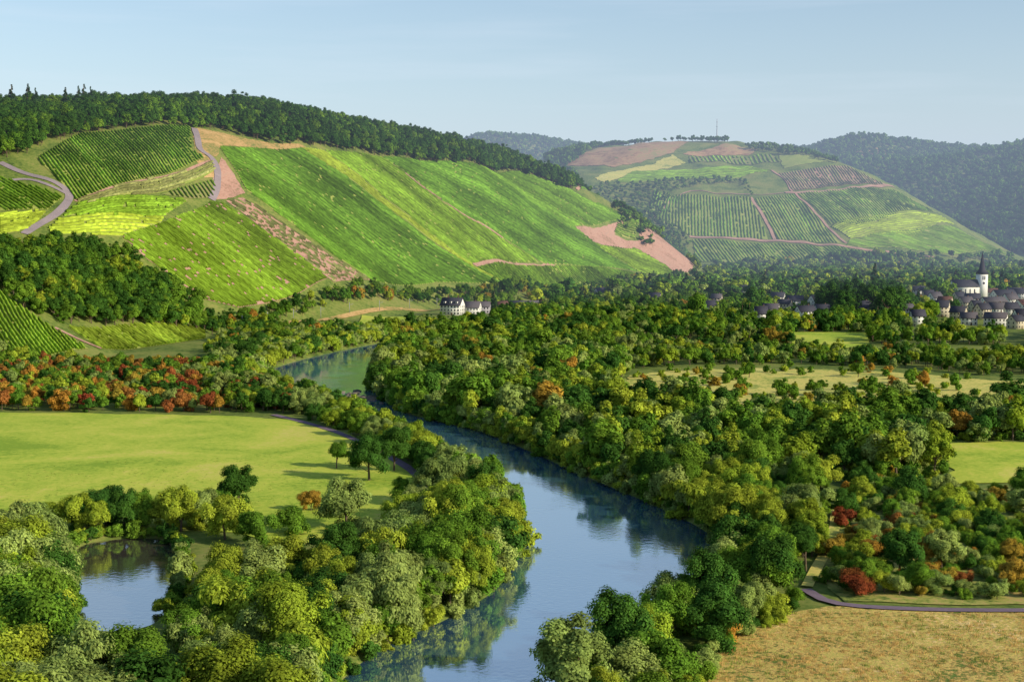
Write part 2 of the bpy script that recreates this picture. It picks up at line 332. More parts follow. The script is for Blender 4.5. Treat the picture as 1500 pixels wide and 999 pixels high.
road('hill_road',hr([(845,280),(960,277),(1100,287),(1150,283)]),4,M_slate,1.3)
road('hill_road',hr([(1130,250),(1150,262),(1162,284)]),5,M_slate,1.3)
# valley fields
drape('meadow',chaikin(fpoly([(-260,604),(200,606),(420,612),(500,632),(560,660),(618,695),(600,735),(540,790),(420,800),(330,775),(90,775),(-80,765),(-260,760)]),1),M_meadow,6,ragged=1.5)
dryP=chaikin(fpoly([(985,1010),(1070,932),(1180,888),(1300,893),(1900,893),(1900,1300),(880,1300)]),1)
drape('dry_field',dryP,M_dry,6,ragged=1.6)
drape('scrubland',fpoly([(1235,700),(1385,716),(1800,716),(1800,888),(1240,884),(1205,850),(1225,770)]),M_scrub,6,ragged=1.5)
midf=chaikin(fpoly([(905,562),(930,548),(1000,542),(1180,540),(1340,547),(1440,558),(1700,562),(1700,604),(1340,604),(1100,606),(930,600)]),1)
drape('dry_field',midf,M_drygreen,8,ragged=5)
rf=fpoly([(1385,650),(1700,648),(1700,708),(1390,708)]); drape('meadow',rf,M_meadow,8,ragged=3)
lawn=fpoly([(1160,487),(1270,487),(1275,510),(1160,510)]); drape('lawn',lawn,M_meadow,8)
lawn2=fpoly([(530,466),(625,464),(630,474),(520,484)]); drape('meadow',lawn2,M_meadow,8,off=.5)
road('asphalt_path',np.array([flat(a,b) for a,b in[(400,608),(470,625),(530,648),(590,680),(625,708),(640,740)]]),3.,M_path,.28)
path2=np.array([flat(a,b) for a,b in[(1225,740),(1222,790),(1195,835),(1180,865),(1210,885),(1280,893),(1500,896),(1800,900)]])
road('grass_track',path2[:4],2.4,M_drygreen,.35)
road('asphalt_path',path2[3:],2.4,M_path,.38)
# ---------------------------------------------------------------- trees
def ico(n=1):
    t=(1+5**.5)/2
    v=[(-1,t,0),(1,t,0),(-1,-t,0),(1,-t,0),(0,-1,t),(0,1,t),(0,-1,-t),(0,1,-t),(t,0,-1),(t,0,1),(-t,0,-1),(-t,0,1)]
    f=[(0,11,5),(0,5,1),(0,1,7),(0,7,10),(0,10,11),(1,5,9),(5,11,4),(11,10,2),(10,7,6),(7,1,8),(3,9,4),(3,4,2),(3,2,6),(3,6,8),(3,8,9),(4,9,5),(2,4,11),(6,2,10),(8,6,7),(9,8,1)]
    v=np.array(v,float); v/=np.linalg.norm(v,axis=1)[:,None]; return v,np.array(f)
IV,IF=ico()
def tube(p0,p1,r0,r1,k=6):
    p0,p1=np.array(p0,float),np.array(p1,float); d=p1-p0; d/=np.linalg.norm(d)
    a=np.cross(d,[.3,1,.1]); a/=np.linalg.norm(a); b=np.cross(d,a); t=np.arange(k)/k*2*np.pi
    c=np.cos(t)[:,None]*a+np.sin(t)[:,None]*b
    V=np.vstack([p0+c*r0,p1+c*r1]); i=np.arange(k); j=(i+1)%k
    return V,np.c_[i,j,j+k,i+k]
def tree_mesh(name,kind,seed,nleaf,ls,k_lobes):
    r=np.random.default_rng(seed)
    P={'oak':(12,4.9,.55,.45),'willow':(11,5.0,.49,.51),'bushy':(10,4.6,.46,.54),'shrub':(5,3.4,.42,.55),'poplar':(15,3.6,.52,.48),'spruce':(16,3.9,.5,.5)}[kind]
    Ht,R,cz,sz=P; lobes=[]
    if kind=='spruce':
        nl=int(k_lobes*1.3)
        for i in range(nl):
            f=i/nl; z=Ht*(.1+.88*f); rad=R*(1-f)**.85; a=r.uniform(0,6.28)
            lobes.append((rad*.55*math.cos(a),rad*.55*math.sin(a),z,max(.35,rad*.55)))
    else:
        nb=max(4,k_lobes//5); B_=r.normal(size=(nb,3)); B_/=np.linalg.norm(B_,axis=1)[:,None]; B_[:,2]=np.where(B_[:,2]<-.55,-B_[:,2],B_[:,2]); bl=r.uniform(.75,1.2,nb)
        for i in range(k_lobes):
            bi=i%nb; d=B_[bi]+r.normal(0,.42,3); d/=np.linalg.norm(d)
            if d[2]<-.6 and kind not in('bushy','shrub'): d[2]*=-.6
            q_=r.uniform(.5,.92)*bl[bi] if i>k_lobes//5 else r.uniform(0,.45)
            lr=R*r.uniform(.16,.33)*(1.25 if i<=k_lobes//5 else 1)
            lobes.append((d[0]*R*q_,d[1]*R*q_,max(Ht*cz+d[2]*Ht*sz*q_*.95,lr*.5),lr))
    lobes=np.array(lobes); L=len(lobes); w=lobes[:,3]**2; w/=w.sum()
    li=r.choice(L,nleaf*2,p=w); d=r.normal(size=(nleaf*2,3)); d/=np.linalg.norm(d,axis=1)[:,None]
    d[:,2]=np.where(d[:,2]<-.7,-d[:,2],d[:,2])
    sq=np.array([1,1,.95 if kind!='spruce' else .6])
    rad=r.uniform(.70,1.16,nleaf*2)+np.maximum(0,r.normal(0,.16,nleaf*2))
    c=lobes[li,:3]+d*sq*(lobes[li,3]*rad)[:,None]
    ins=np.zeros(len(c),int)
    for l in lobes: ins+=(np.linalg.norm((c-l[:3])/sq,axis=1)<l[3]*.70)
    k=(ins==0)&(c[:,2]>.15); c=c[k][:nleaf]; d=d[k][:nleaf]; li=li[k][:nleaf]; n=len(c)
    out=c-np.array([0,0,Ht*cz*.8]); out/=np.linalg.norm(out,axis=1)[:,None]
    nrm=d*.7+out*.5+np.array([0,0,.2])+r.normal(0,.32,(n,3)); nrm/=np.linalg.norm(nrm,axis=1)[:,None]
    a=np.cross(nrm,r.normal(size=(n,3))); a/=np.linalg.norm(a,axis=1)[:,None]; b=np.cross(nrm,a)
    s=(ls*r.uniform(.55,1.35,n))[:,None]; el=1.35 if kind!='willow' else 1.8
    if kind=='willow':
        a=a*.4+np.array([0,0,-1.]); a-= (a*nrm).sum(1)[:,None]*nrm; a/=np.linalg.norm(a,axis=1)[:,None]; b=np.cross(nrm,a)
    V=np.stack([c+a*s*.5*el,c+b*s*.42,c-a*s*.5*el,c-b*s*.42],1).reshape(-1,3)
    Fq=np.arange(4*n).reshape(-1,4)
    lt=r.uniform(.72,1.28,L); T=[lt[li]*r.uniform(.7,1.3,n)]; mi=[np.ones(n)]
    IVs=[];IFs=[];base=len(V)
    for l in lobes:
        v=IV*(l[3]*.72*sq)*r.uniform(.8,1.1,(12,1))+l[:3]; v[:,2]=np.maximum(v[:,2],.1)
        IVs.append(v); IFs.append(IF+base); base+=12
    T.append(np.full(L*20,.5)); mi.append(np.ones(L*20))  # cores added inside lobes to block light, tinted dark as inner shade
    tv=[];tf=[]
    top=Ht*(.62 if kind!='spruce' else .95); r0=Ht*.024
    bend=r.normal(0,.25,2)
    segs=[((0,0,-.6),(bend[0]*.5,bend[1]*.5,top*.4),r0*1.25,r0*.85),((bend[0]*.5,bend[1]*.5,top*.4),(bend[0],bend[1],top),r0*.85,r0*.3)]
    if kind!='spruce':
        for i in r.choice(L,min(8,L),replace=False):
            f=r.uniform(.3,.8); segs.append(((bend[0]*f,bend[1]*f,top*f*.8),tuple(lobes[i,:3]),r0*.42,r0*.12))
    for s_ in segs:
        v,f=tube(*s_); tv.append(v); tf.append(f+base); base+=len(v)
    nt_=sum(len(f) for f in tf); 
    V=np.vstack([V]+IVs+tv)
    T=np.concatenate([T[0],np.ones(nt_),T[1]]); mi=np.concatenate([mi[0],np.zeros(nt_),mi[1]])
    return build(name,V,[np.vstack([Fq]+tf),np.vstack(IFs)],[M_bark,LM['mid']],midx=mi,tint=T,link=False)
SHAPES={'oak':3,'willow':3,'bushy':4,'shrub':3,'poplar':1,'spruce':1}
LOD={'near':(11000,.29,42),'mid':(3000,.56,30),'far':(700,1.3,16)}
base_meshes={}
for li_,(lod,(nl,ls,kl)) in enumerate(LOD.items()):
    for ki,(kind,nv) in enumerate(SHAPES.items()):
        for v in range(nv):
            f={'shrub':.45,'spruce':1.}.get(kind,1); s={'shrub':.8}.get(kind,1)
            base_meshes[lod,kind,v]=tree_mesh(f'{kind}_{lod}_{v}',kind,100*ki+v*13+li_,int(nl*f),ls*s,kl if kind!='shrub' else kl*2//3)
SPEC={'oak_dark':('oak','dark'),'oak_mid':('oak','mid'),'ash':('oak','yel'),'willow':('willow','grey'),'willow_green':('willow','yel'),'willow_mid':('bushy','mid'),'bushy_dark':('bushy','dark'),'bushy_grey':('bushy','grey'),'bushy_yel':('bushy','yel'),
      'shrub':('shrub','mid'),'shrub_dark':('shrub','dark'),'shrub_pale':('shrub','yel'),'shrub_grey':('shrub','grey'),'red':('bushy','red'),'orange':('bushy','ora'),'shrub_red':('shrub','red'),'shrub_orange':('shrub','ora'),'poplar':('poplar','grey'),'spruce':('spruce','con')}
OBN={'oak_dark':'oak_tree','oak_mid':'alder_tree','ash':'ash_tree','willow':'willow_tree','willow_green':'willow_tree','willow_mid':'hazel_tree','bushy_dark':'hornbeam_tree','bushy_grey':'willow_tree','bushy_yel':'field_maple_tree','shrub':'shrub','shrub_dark':'shrub','shrub_pale':'shrub','shrub_grey':'shrub','red':'red_maple_tree','orange':'autumn_maple_tree','shrub_red':'sumac_bush','shrub_orange':'hawthorn_bush','poplar':'poplar_tree','spruce':'spruce_tree'}
M3={}
for s,(k,mt) in SPEC.items():
    for lod in LOD:
        for v in range(SHAPES[k]):
            me=base_meshes[lod,k,v].copy(); me.name=f'{OBN[s]}_{lod}'; me.materials[1]=LM[mt]; M3[s,lod,v]=me
def tuft(seed,col):
    r=np.random.default_rng(seed); V=[];n=26
    for i in range(n):
        a=r.uniform(0,6.28); rr=r.uniform(0,.35); x,y=rr*math.cos(a),rr*math.sin(a); h_=r.uniform(.2,.55); w_=.05; b=r.uniform(0,6.28); lx,ly=r.normal(0,.15,2)
        V+=[(x-w_*math.cos(b),y-w_*math.sin(b),-.05),(x+w_*math.cos(b),y+w_*math.sin(b),-.05),(x+lx,y+ly,h_)]
    return build('grass_tuft',V,[np.arange(3*n).reshape(-1,3)],[col],tint=r.uniform(.7,1.3,n),link=False)
COL={};INDEX={}
for lod in('mid','far'):
    c=bpy.data.collections.new(f'tree_variants_{lod}'); COL[lod]=c; i=0
    for s in SPEC:
        for v in range(SHAPES[SPEC[s][0]]):
            ob=bpy.data.objects.new(f'tree_variant_{lod}_{i:03d}',M3[s,lod,v]); c.objects.link(ob); INDEX[lod,s,v]=i; i+=1
c=bpy.data.collections.new('tuft_variants'); COL['tuft']=c
G1=leaf_mat('tuft_green',(.16,.24,.04),(.28,.32,.07)); G2=leaf_mat('tuft_straw',(.58,.38,.13),(.70,.48,.18))
for i,(s,m_) in enumerate((('tg',G1),('ts',G2))):
    ob=bpy.data.objects.new(f'tuft_variant_{i}',tuft(i,m_)); c.objects.link(ob); INDEX['tuft',s,0]=i; SPEC[s]=(s,'x'); SHAPES[s]=1
def gn_group(lod):
    ng=bpy.data.node_groups.new('scatter_'+lod,'GeometryNodeTree')
    ng.interface.new_socket('Geometry',in_out='INPUT',socket_type='NodeSocketGeometry'); ng.interface.new_socket('Geometry',in_out='OUTPUT',socket_type='NodeSocketGeometry')
    n=ng.nodes; L=ng.links.new
    gi=n.new('NodeGroupInput'); go=n.new('NodeGroupOutput'); io=n.new('GeometryNodeInstanceOnPoints'); ci=n.new('GeometryNodeCollectionInfo')
    ci.inputs['Collection'].default_value=COL[lod]; ci.inputs['Separate Children'].default_value=True; ci.inputs['Reset Children'].default_value=True
    def attr(nm,t):
        a=n.new('GeometryNodeInputNamedAttribute'); a.data_type=t; a.inputs['Name'].default_value=nm
        return [o for o in a.outputs if o.name=='Attribute' and o.enabled][0]
    er=n.new('FunctionNodeEulerToRotation')
    L(attr('rot','FLOAT_VECTOR'),er.inputs[0]); L(er.outputs[0],io.inputs['Rotation'])
    L(attr('scl','FLOAT_VECTOR'),io.inputs['Scale']); L(attr('vidx','INT'),io.inputs['Instance Index'])
    io.inputs['Pick Instance'].default_value=True
    L(gi.outputs[0],io.inputs['Points']); L(ci.outputs[0],io.inputs['Instance']); L(io.outputs[0],go.inputs[0]); return ng
GN={l:gn_group(l) for l in COL}
EXCL=[]
CIRC=[]
def scatter(name,P,spacing,mix,s0,s1,lod='mid',seed=0,individual=False,squash=1.,clear=None,pts=None):
    r=np.random.default_rng(seed+len(name))
    if pts is None:
        P=np.asarray(P); x0,y0=P.min(0); x1,y1=P.max(0)
        gx,gy=np.meshgrid(np.arange(x0,x1,spacing),np.arange(y0,y1,spacing*.87)); gx=gx+(np.arange(gx.shape[0])%2)[:,None]*spacing*.5
        x=(gx+r.uniform(-.45,.45,gx.shape)*spacing).ravel(); y=(gy+r.uniform(-.45,.45,gx.shape)*spacing).ravel()
        k=in_poly(P,x,y); x,y=x[k],y[k]
        for Q,mg in EXCL:
            if len(x)==0: return
            k=~in_poly(Q,x,y)&(dist_poly(Q,x,y)>mg); x,y=x[k],y[k]
    else: x,y=pts
    for cx,cy,hw_,ln in CIRC:
        k=~((abs(x-cx*y/cy)<hw_)&(y<cy+hw_)&(y>cy-ln)); x,y=x[k],y[k]
    if clear is not None:
        k=smooth_noise(x,y,clear[0],seed+77)+r.normal(0,.08,len(x))<clear[1]; x,y=x[k],y[k]
    n=len(x)
    if n==0: return
    names=list(mix); w=np.array([mix[a] for a in names],float); w/=w.sum()
    f=smooth_noise(x,y,60,seed+5)*.45+r.uniform(-.5,.5,n); si=np.argsort(np.argsort(f))/n; sel=np.searchsorted(np.cumsum(w),si).clip(0,len(names)-1)
    sc=(s0+(s1-s0)*r.beta(1.6,2.2,n)*1.25)*(1+.18*smooth_noise(x,y,45,seed+9)); z=H(x,y)-.1
    rot=r.uniform(0,6.28,n); asp=r.uniform(.85,1.2,n)
    if individual:
        for i in range(n):
            s=names[sel[i]]; v=int(r.integers(SHAPES[SPEC[s][0]]))
            put(s,x[i],y[i],sc[i],'near',v,rot[i],asp[i])
        return
    me=bpy.data.meshes.new(name); me.vertices.add(n); me.vertices.foreach_set('co',np.c_[x,y,z].astype(np.float32).ravel())
    a=me.attributes.new('rot','FLOAT_VECTOR','POINT'); a.data.foreach_set('vector',np.c_[r.normal(0,.05,n),r.normal(0,.05,n),rot].astype(np.float32).ravel())
    a=me.attributes.new('scl','FLOAT_VECTOR','POINT'); a.data.foreach_set('vector',np.c_[sc*asp,sc*asp,sc*squash].astype(np.float32).ravel())
    vi=np.array([INDEX[lod,names[s],int(r.integers(SHAPES[SPEC[names[s]][0]]))] for s in sel],np.int32)
    a=me.attributes.new('vidx','INT','POINT'); a.data.foreach_set('value',vi)
    ob=bpy.data.objects.new(name,me); scene.collection.objects.link(ob)
    md=ob.modifiers.new('scatter','NODES'); md.node_group=GN[lod]
    print(name,n)
def put(s,x,y,sc,lod='near',v=0,rot=None,asp=1.):
    ob=bpy.data.objects.new(OBN[s],M3[s,lod,v%SHAPES[SPEC[s][0]]]); ob.location=(x,y,float(H(x,y))-.1)
    ob.rotation_euler=(0,0,random.uniform(0,6.28) if rot is None else rot); ob.scale=(sc*asp,sc*asp,sc); scene.collection.objects.link(ob); return ob
# ---------------------------------------------------------------- buildings
W_white=plain_mat('white_render',(.75,.74,.70),.8,.05); W_cream=plain_mat('cream_render',(.62,.55,.42),.8,.06); W_lilac=plain_mat('grey_render',(.4,.38,.42),.8,.06)
R_slate=plain_mat('slate_roof',(.05,.05,.065),.7,.2); R_red=plain_mat('tile_roof',(.13,.07,.055),.7,.2); R_grey=plain_mat('grey_roof',(.10,.09,.10),.7,.2)
M_glass=plain_mat('window_glass',(.03,.035,.05),.15,.1); M_door=plain_mat('door_wood',(.12,.07,.04),.6,.1); M_steel=plain_mat('galvanised_steel',(.3,.3,.32),.5,.05)
def boxv(x0,x1,y0,y1,z0,z1):
    V=[(x0,y0,z0),(x1,y0,z0),(x1,y1,z0),(x0,y1,z0),(x0,y0,z1),(x1,y0,z1),(x1,y1,z1),(x0,y1,z1)]
    return V,[(0,3,2,1),(4,5,6,7),(0,1,5,4),(1,2,6,5),(2,3,7,6),(3,0,4,7)]
def join_boxes(name,bs,mat,parent):
    V=[];Fq=[]
    for b in bs:
        v,f=boxv(*b); Fq+=[tuple(i+len(V) for i in q_) for q_ in f]; V+=v
    return build(name,V,[Fq],[mat],parent=parent)
def gable(name,w,d,z0,rh,ov,mat,parent,cx=0,cy=0,t=.3):
    x0,x1=cx-w/2-ov,cx+w/2+ov; y0,y1=cy-d/2-ov,cy+d/2+ov; k=rh/(d/2); ze=z0-ov*k; zr=z0+rh
    V=[(x0,y0,ze),(x1,y0,ze),(x1,cy,zr),(x0,cy,zr),(x0,y1,ze),(x1,y1,ze)]; V+=[(a,b,c+t) for a,b,c in V]
    f=[(6,7,8,9),(9,8,11,10),(0,3,2,1),(3,4,5,2),(0,1,7,6),(5,4,10,11),(1,2,8,7),(2,5,11,8),(3,0,6,9),(4,3,9,10)]
    return build(name,V,[f],[mat],parent=parent)
def wallbody(w,d,h,rh,mat,parent):
    V=[(-w/2,-d/2,-1),(w/2,-d/2,-1),(w/2,d/2,-1),(-w/2,d/2,-1),(-w/2,-d/2,h),(w/2,-d/2,h),(w/2,d/2,h),(-w/2,d/2,h),(-w/2,0,h+rh),(w/2,0,h+rh)]
    build('walls',V,[[(0,1,5,4),(2,3,7,6),(0,3,2,1)],[(1,2,6,9,5),(3,0,4,8,7)]],[mat],parent=parent)
def house(x,y,rot,w=11,d=9,h=6,rh=4.5,wm=W_white,rm=R_slate,name='village_house'):
    e=empty(name,(x,y,float(H(x,y)))); e.rotation_euler=(0,0,rot)
    wallbody(w,d,h,rh,wm,e); gable('roof',w,d,h,rh,.5,rm,e)
    b=[];nf=max(1,int(h/2.8)); nw=max(2,int(w/2.6))
    for fl in range(nf):
        z=1.0+fl*2.8
        for i in range(nw):
            cx=-w/2+w*(i+.5)/nw
            if not(fl==0 and i==nw//2): b.append((cx-.5,cx+.5,-d/2-.05,-d/2+.1,z,z+1.4))
            b.append((cx-.5,cx+.5,d/2-.1,d/2+.05,z,z+1.4))
        for cy in(-d/4,d/4):
            b.append((-w/2-.05,-w/2+.1,cy-.45,cy+.45,z,z+1.4)); b.append((w/2-.1,w/2+.05,cy-.45,cy+.45,z,z+1.4))
    for sx in(-1,1): b.append((min(sx*w/2,sx*(w/2+.05)),max(sx*w/2,sx*(w/2+.05)),-.5,.5,h+.6,h+1.8))
    join_boxes('windows',b,M_glass,e); cx=-w/2+w*(nw//2+.5)/nw
    join_boxes('door',[(cx-.55,cx+.55,-d/2-.06,-d/2+.1,0,2.2)],M_door,e)
    join_boxes('chimney',[(w*.2,w*.2+.8,.3,1.1,h+rh*.4,h+rh+1.2)],R_red,e); return e
mx,my=atD(663,456,1190)[:2]
CIRC.append((mx+6,my,27,130))
man=empty('white_manor_house',(mx,my,float(H(mx,my)))); man.rotation_euler=(0,0,-.35); man.scale=(.9,.9,.9)
wallbody(20,13,9.5,6.5,W_white,man); gable('roof',20,13,9.5,6.5,.6,R_slate,man)
b=[]
for fl in range(3):
    for i in range(6):
        cx=-10+20*(i+.5)/6
        if not(fl==0 and i==3): b.append((cx-.6,cx+.6,-6.56,-6.4,1+fl*3,2.8+fl*3))
    for cy in(-4,0,4):
        b.append((-10.06,-9.9,cy-.6,cy+.6,1+fl*3,2.8+fl*3)); b.append((9.9,10.06,cy-.6,cy+.6,1+fl*3,2.8+fl*3))
join_boxes('windows',b,M_glass,man); join_boxes('door',[(1,2.4,-6.6,-6.4,0,2.6)],M_door,man)
for i,cx in enumerate((-6,0,6)):
    join_boxes(f'dormer_{i}',[(cx-1.1,cx+1.1,-5.2,-2,10.6,12.9)],W_white,man); join_boxes(f'dormer_roof_{i}',[(cx-1.4,cx+1.4,-5.5,-1.8,12.92,13.2)],R_slate,man)
    join_boxes(f'dormer_window_{i}',[(cx-.6,cx+.6,-5.25,-5.1,11.2,12.5)],M_glass,man)
join_boxes('chimney',[(-5,-4,.2,1.2,12,18),(5,6,.2,1.2,12,18)],R_red,man)
for px,D,rot,w,d,h,rh,wm,rm in [(690,1200,-.2,16,12,6,5,W_white,R_grey),(706,1215,-.1,14,10,6,4,W_lilac,R_grey),(768,1300,.1,26,10,4,2.5,W_white,R_grey),(735,1260,.3,10,8,5,3,W_cream,R_red)]:
    x,y=plan(px,D); house(x,y,rot,w,d,h,rh,wm,rm,'riverside_house')
    if px>720: CIRC.append((x,y,w*.6,90))
hs=[(1165,1330,15,10),(1180,1150,16,9),(1130,1180,13,8),(1150,1260,12,9),(1195,1270,12,9),(1115,1120,10,7),(1270,1420,12,9),(1090,1500,10,8),(1345,1500,14,9),
 (1455,1250,22,12),(1480,1180,14,9),(1500,1250,16,10),(1415,1300,13,9),(1440,1130,12,8),(1460,1050,16,8),(1490,1020,12,8),(1470,1380,24,12),(1495,1420,18,12),(1405,1400,12,9),(1385,1250,12,8),(1430,1220,10,8),(1405,1130,12,8),(1520,1130,14,9),(1540,1300,14,9),(1490,1500,20,14),(1560,1060,14,9),(1330,1180,11,8),(1050,1380,10,8),(960,1400,10,8),(1360,1420,11,8),
 (1370,1330,14,9),(1480,1300,15,9),(1425,1370,14,9),(1140,1400,13,9),(1205,1180,12,9),(1460,1180,13,9),(1500,1090,14,9),(1420,1060,12,8),(1450,1500,16,10),(1250,1300,12,9),(1265,1210,12,9),(1380,1160,12,9),(880,1500,14,9),(1040,1240,11,8),(1345,1040,10,8)]
for i,(px,D,w,d) in enumerate(hs):
    x,y=plan(px,D); house(x,y,random.uniform(-.7,.7),w,d,random.choice([5.6,6,8.4]),random.uniform(3.8,5.5),random.choice([W_white,W_white,W_cream]),random.choice([R_slate,R_grey,R_slate,R_grey,R_slate,R_red]))
    CIRC.append((x,y,w*.66,110 if px<1380 else 150))
cx,cy=plan(1438,1480); ch=empty('village_church',(cx,cy,0)); ch.rotation_euler=(0,0,.15); CIRC.append((cx-8,cy,18,160))
join_boxes('tower',[(-4.5,4.5,-4.5,4.5,0,26)],W_white,ch)
V=[(-5.2,-5.2,26),(5.2,-5.2,26),(5.2,5.2,26),(-5.2,5.2,26)]+[(3.2*math.cos(a),3.2*math.sin(a),31) for a in [math.radians(22.5+45*i) for i in range(8)]]+[(0,0,50)]
build('spire',V,[[(0,1,10,9)],[(12,4+i,4+(i+1)%8) for i in range(8)]+[(1,2,4),(1,4,11),(1,11,10),(2,3,6),(2,6,5),(2,5,4),(3,0,8),(3,8,7),(3,7,6),(0,9,8)],[(0,3,2,1)]],[R_slate],parent=ch)
e2=empty('nave'); e2.parent=ch; e2.location=(-19,1,0)
wallbody(28,12,13,7,W_white,e2); gable('nave_roof',28,12,13,7,.5,R_slate,e2)
join_boxes('nave_windows',[(-12+i*5.,-10.6+i*5.,-6.05,-5.9,4,10.5) for i in range(5)],M_glass,e2)
join_boxes('belfry_openings',[(-1.6,-.4,-4.56,-4.4,20,24),(.4,1.6,-4.56,-4.4,20,24),(4.4,4.56,-1.4,1.4,20,24)],M_glass,ch)
tt=[math.radians(i*22.5) for i in range(16)]
build('clock_face',[(1.3*math.cos(a),-4.58,16.5+1.3*math.sin(a)) for a in tt],[[tuple(range(16))]],[R_slate],parent=ch)
mxx,myy=hit(1050,204); ms=empty('radio_mast',(mxx,myy,float(H(mxx,myy))))
join_boxes('mast_shaft',[(-.9,.9,-.9,.9,0,30),(-.5,.5,-.5,.5,30,52),(-1.6,1.6,-1.6,1.6,34,35),(-1.4,1.4,-1.4,1.4,44,45)],M_steel,ms)
for px,py in[(355,481),(392,476),(430,470),(470,466),(512,461),(556,456),(600,453),(640,451)]:
    x,y=hit(px,py); e=empty('railway_mast',(x,y,float(H(x,y)))); join_boxes('pole',[(-.18,.18,-.18,.18,0,9)],M_steel,e); join_boxes('arm',[(.19,3.2,-.08,.08,7.6,7.8),(.19,2.4,-.06,.06,6.6,6.75)],M_steel,e)
# ---------------------------------------------------------------- planting
meadowP=fpoly([(-260,612),(200,612),(410,616),(500,640),(560,668),(600,695),(590,735),(530,780),(420,790),(330,750),(90,750),(-80,740),(-260,730)])
def ex(*polys):
    global EXCL; EXCL=[(river,.3),(pond,1.)]+[(p,1.) for p in polys]
ex(meadowP)
nearmix={'willow':2,'bushy_grey':2.5,'willow_green':1.5,'bushy_yel':2.2,'ash':1,'oak_mid':1.5,'willow_mid':2.5,'oak_dark':1,'bushy_dark':1.2}
scatter('left_bank',fpoly([(250,1200),(250,1030),(285,940),(300,870),(400,850),(520,840),(590,775),(650,730),(700,722),(745,765),(754,800),(737,840),(697,874),(637,904),(557,940),(497,983),(433,1053),(380,1180)]),6.5,nearmix,.65,1.2,individual=True,seed=1)
scatter('left_front',fpoly([(-220,1300),(-220,840),(40,830),(85,870),(95,960),(130,1040),(230,1040),(250,1200)]),6.8,{'willow':2.5,'bushy_grey':2,'willow_green':1.5,'ash':1,'oak_mid':1.5,'bushy_dark':1,'willow_mid':1.5},1.0,1.45,individual=True,seed=2)
scatter('pond_back',fpoly([(60,768),(335,762),(340,778),(270,780),(90,783)]),6,{'willow_mid':1,'bushy_yel':1.4,'bushy_dark':1},.65,1.0,individual=True,seed=3)
ex()
scatter('left_strip',fpoly([(400,580),(470,598),(540,628),(600,660),(650,690),(700,718),(660,732),(615,695),(575,668),(510,635),(440,608),(400,598)]),5.5,{'bushy_yel':2,'willow_mid':2,'bushy_grey':2,'bushy_dark':1,'shrub':1},.5,.95,individual=True,seed=4)
for s,px,py,sc,v in [('bushy_dark',350,740,1.15,0),('oak_mid',493,686,.72,1),('oak_dark',541,704,1.15,0),('oak_dark',577,690,1.1,2),('orange',455,748,.6,1),('bushy_grey',508,774,1.35,0),('shrub',590,755,1.2,0),('shrub',430,782,1.4,1),('oak_mid',590,740,.6,2),('bushy_grey',300,772,1.,1),('bushy_dark',165,770,1.05,0),('bushy_yel',265,778,1.15,2),('bushy_yel',330,790,1.1,1),('willow_mid',375,800,.9,1)]:
    x,y=flat(px,py); put(s,x,y,sc,'near',v)
rb=[(1205,770),(1192,820),(1160,872),(1095,925),(1010,1000),(920,1150),(770,1150),(805,1045),(865,985),(955,915),(1020,858),(1040,805),(1010,765),(955,728),(930,715),(1080,700),(1210,700)]
scatter('right_bank',fpoly(rb),6.5,{'bushy_grey':2.6,'willow_green':1.4,'bushy_yel':2.4,'oak_mid':2,'willow_mid':3,'ash':1,'oak_dark':1.,'bushy_dark':1.4,'shrub':1},.5,1.15,individual=True,seed=6,clear=(35,.6))
scatter('field_edge',fpoly([(940,1060),(1065,930),(1165,878),(1182,890),(1085,938),(985,1060)]),3.4,{'shrub':2,'shrub_pale':2,'shrub_grey':2,'shrub_orange':1,'shrub_dark':1},.4,.85,individual=True,seed=66)
x,y=flat(842,1062); put('poplar',x,y,1.2,asp=1.3); x,y=flat(800,1075); put('willow_mid',x,y,1.0); x,y=flat(690,1062); put('willow_mid',x,y,.8); x,y=flat(660,1075); put('oak_dark',x,y,.75)
x,y=flat(1120,890); put('oak_dark',x,y,1.2,v=1)
scatter('right_shrubs',fpoly([(1245,705),(1385,720),(1700,720),(1700,882),(1500,884),(1240,876),(1208,850),(1232,770)]),4.8,{'shrub':3,'shrub_dark':1.,'shrub_pale':3,'shrub_grey':2.6,'shrub_orange':1.8,'shrub_red':1.4},.45,.95,individual=True,seed=8,clear=(40,.25))
scatter('right_scrub_trees',fpoly([(1245,705),(1385,720),(1700,720),(1700,875),(1500,880),(1240,872),(1208,850),(1232,770)]),12,{'willow_mid':2,'bushy_grey':2,'bushy_dark':1.2,'bushy_yel':1.3,'orange':.6},.45,.9,individual=True,seed=9,clear=(60,.3))
ex(midf,rf)
bigmix={'oak_mid':2,'willow_mid':3,'bushy_yel':2,'bushy_grey':2.8,'oak_dark':1.7,'bushy_dark':2,'ash':1.3,'willow':1.5,'orange':.35}
bigP=fpoly([(560,515),(640,503),(720,492),(900,500),(925,540),(900,575),(930,610),(1100,612),(1700,612),(1700,648),(1380,648),(1380,705),(1215,700),(1080,700),(930,715),(865,688),(765,643),(705,620),(655,611),(598,597),(556,573),(553,545)])
scatter('riverside_trees',bigP,8.2,bigmix,.5,1.35,'mid',11,clear=(60,.33))
scatter('riverside_undergrowth',bigP,7,{'shrub':3,'shrub_dark':1.5,'shrub_pale':2.5,'shrub_grey':2.5,'shrub_orange':.4},.4,.9,'mid',51,clear=(80,.5))
scatter('autumn_trees',fpoly([(-260,602),(200,604),(430,606),(440,590),(400,575),(310,540),(-260,535)]),7,{'willow_mid':2.5,'bushy_yel':1.6,'orange':2.2,'red':1.8,'bushy_grey':1.3,'bushy_dark':2.6},.5,.9,'mid',12)
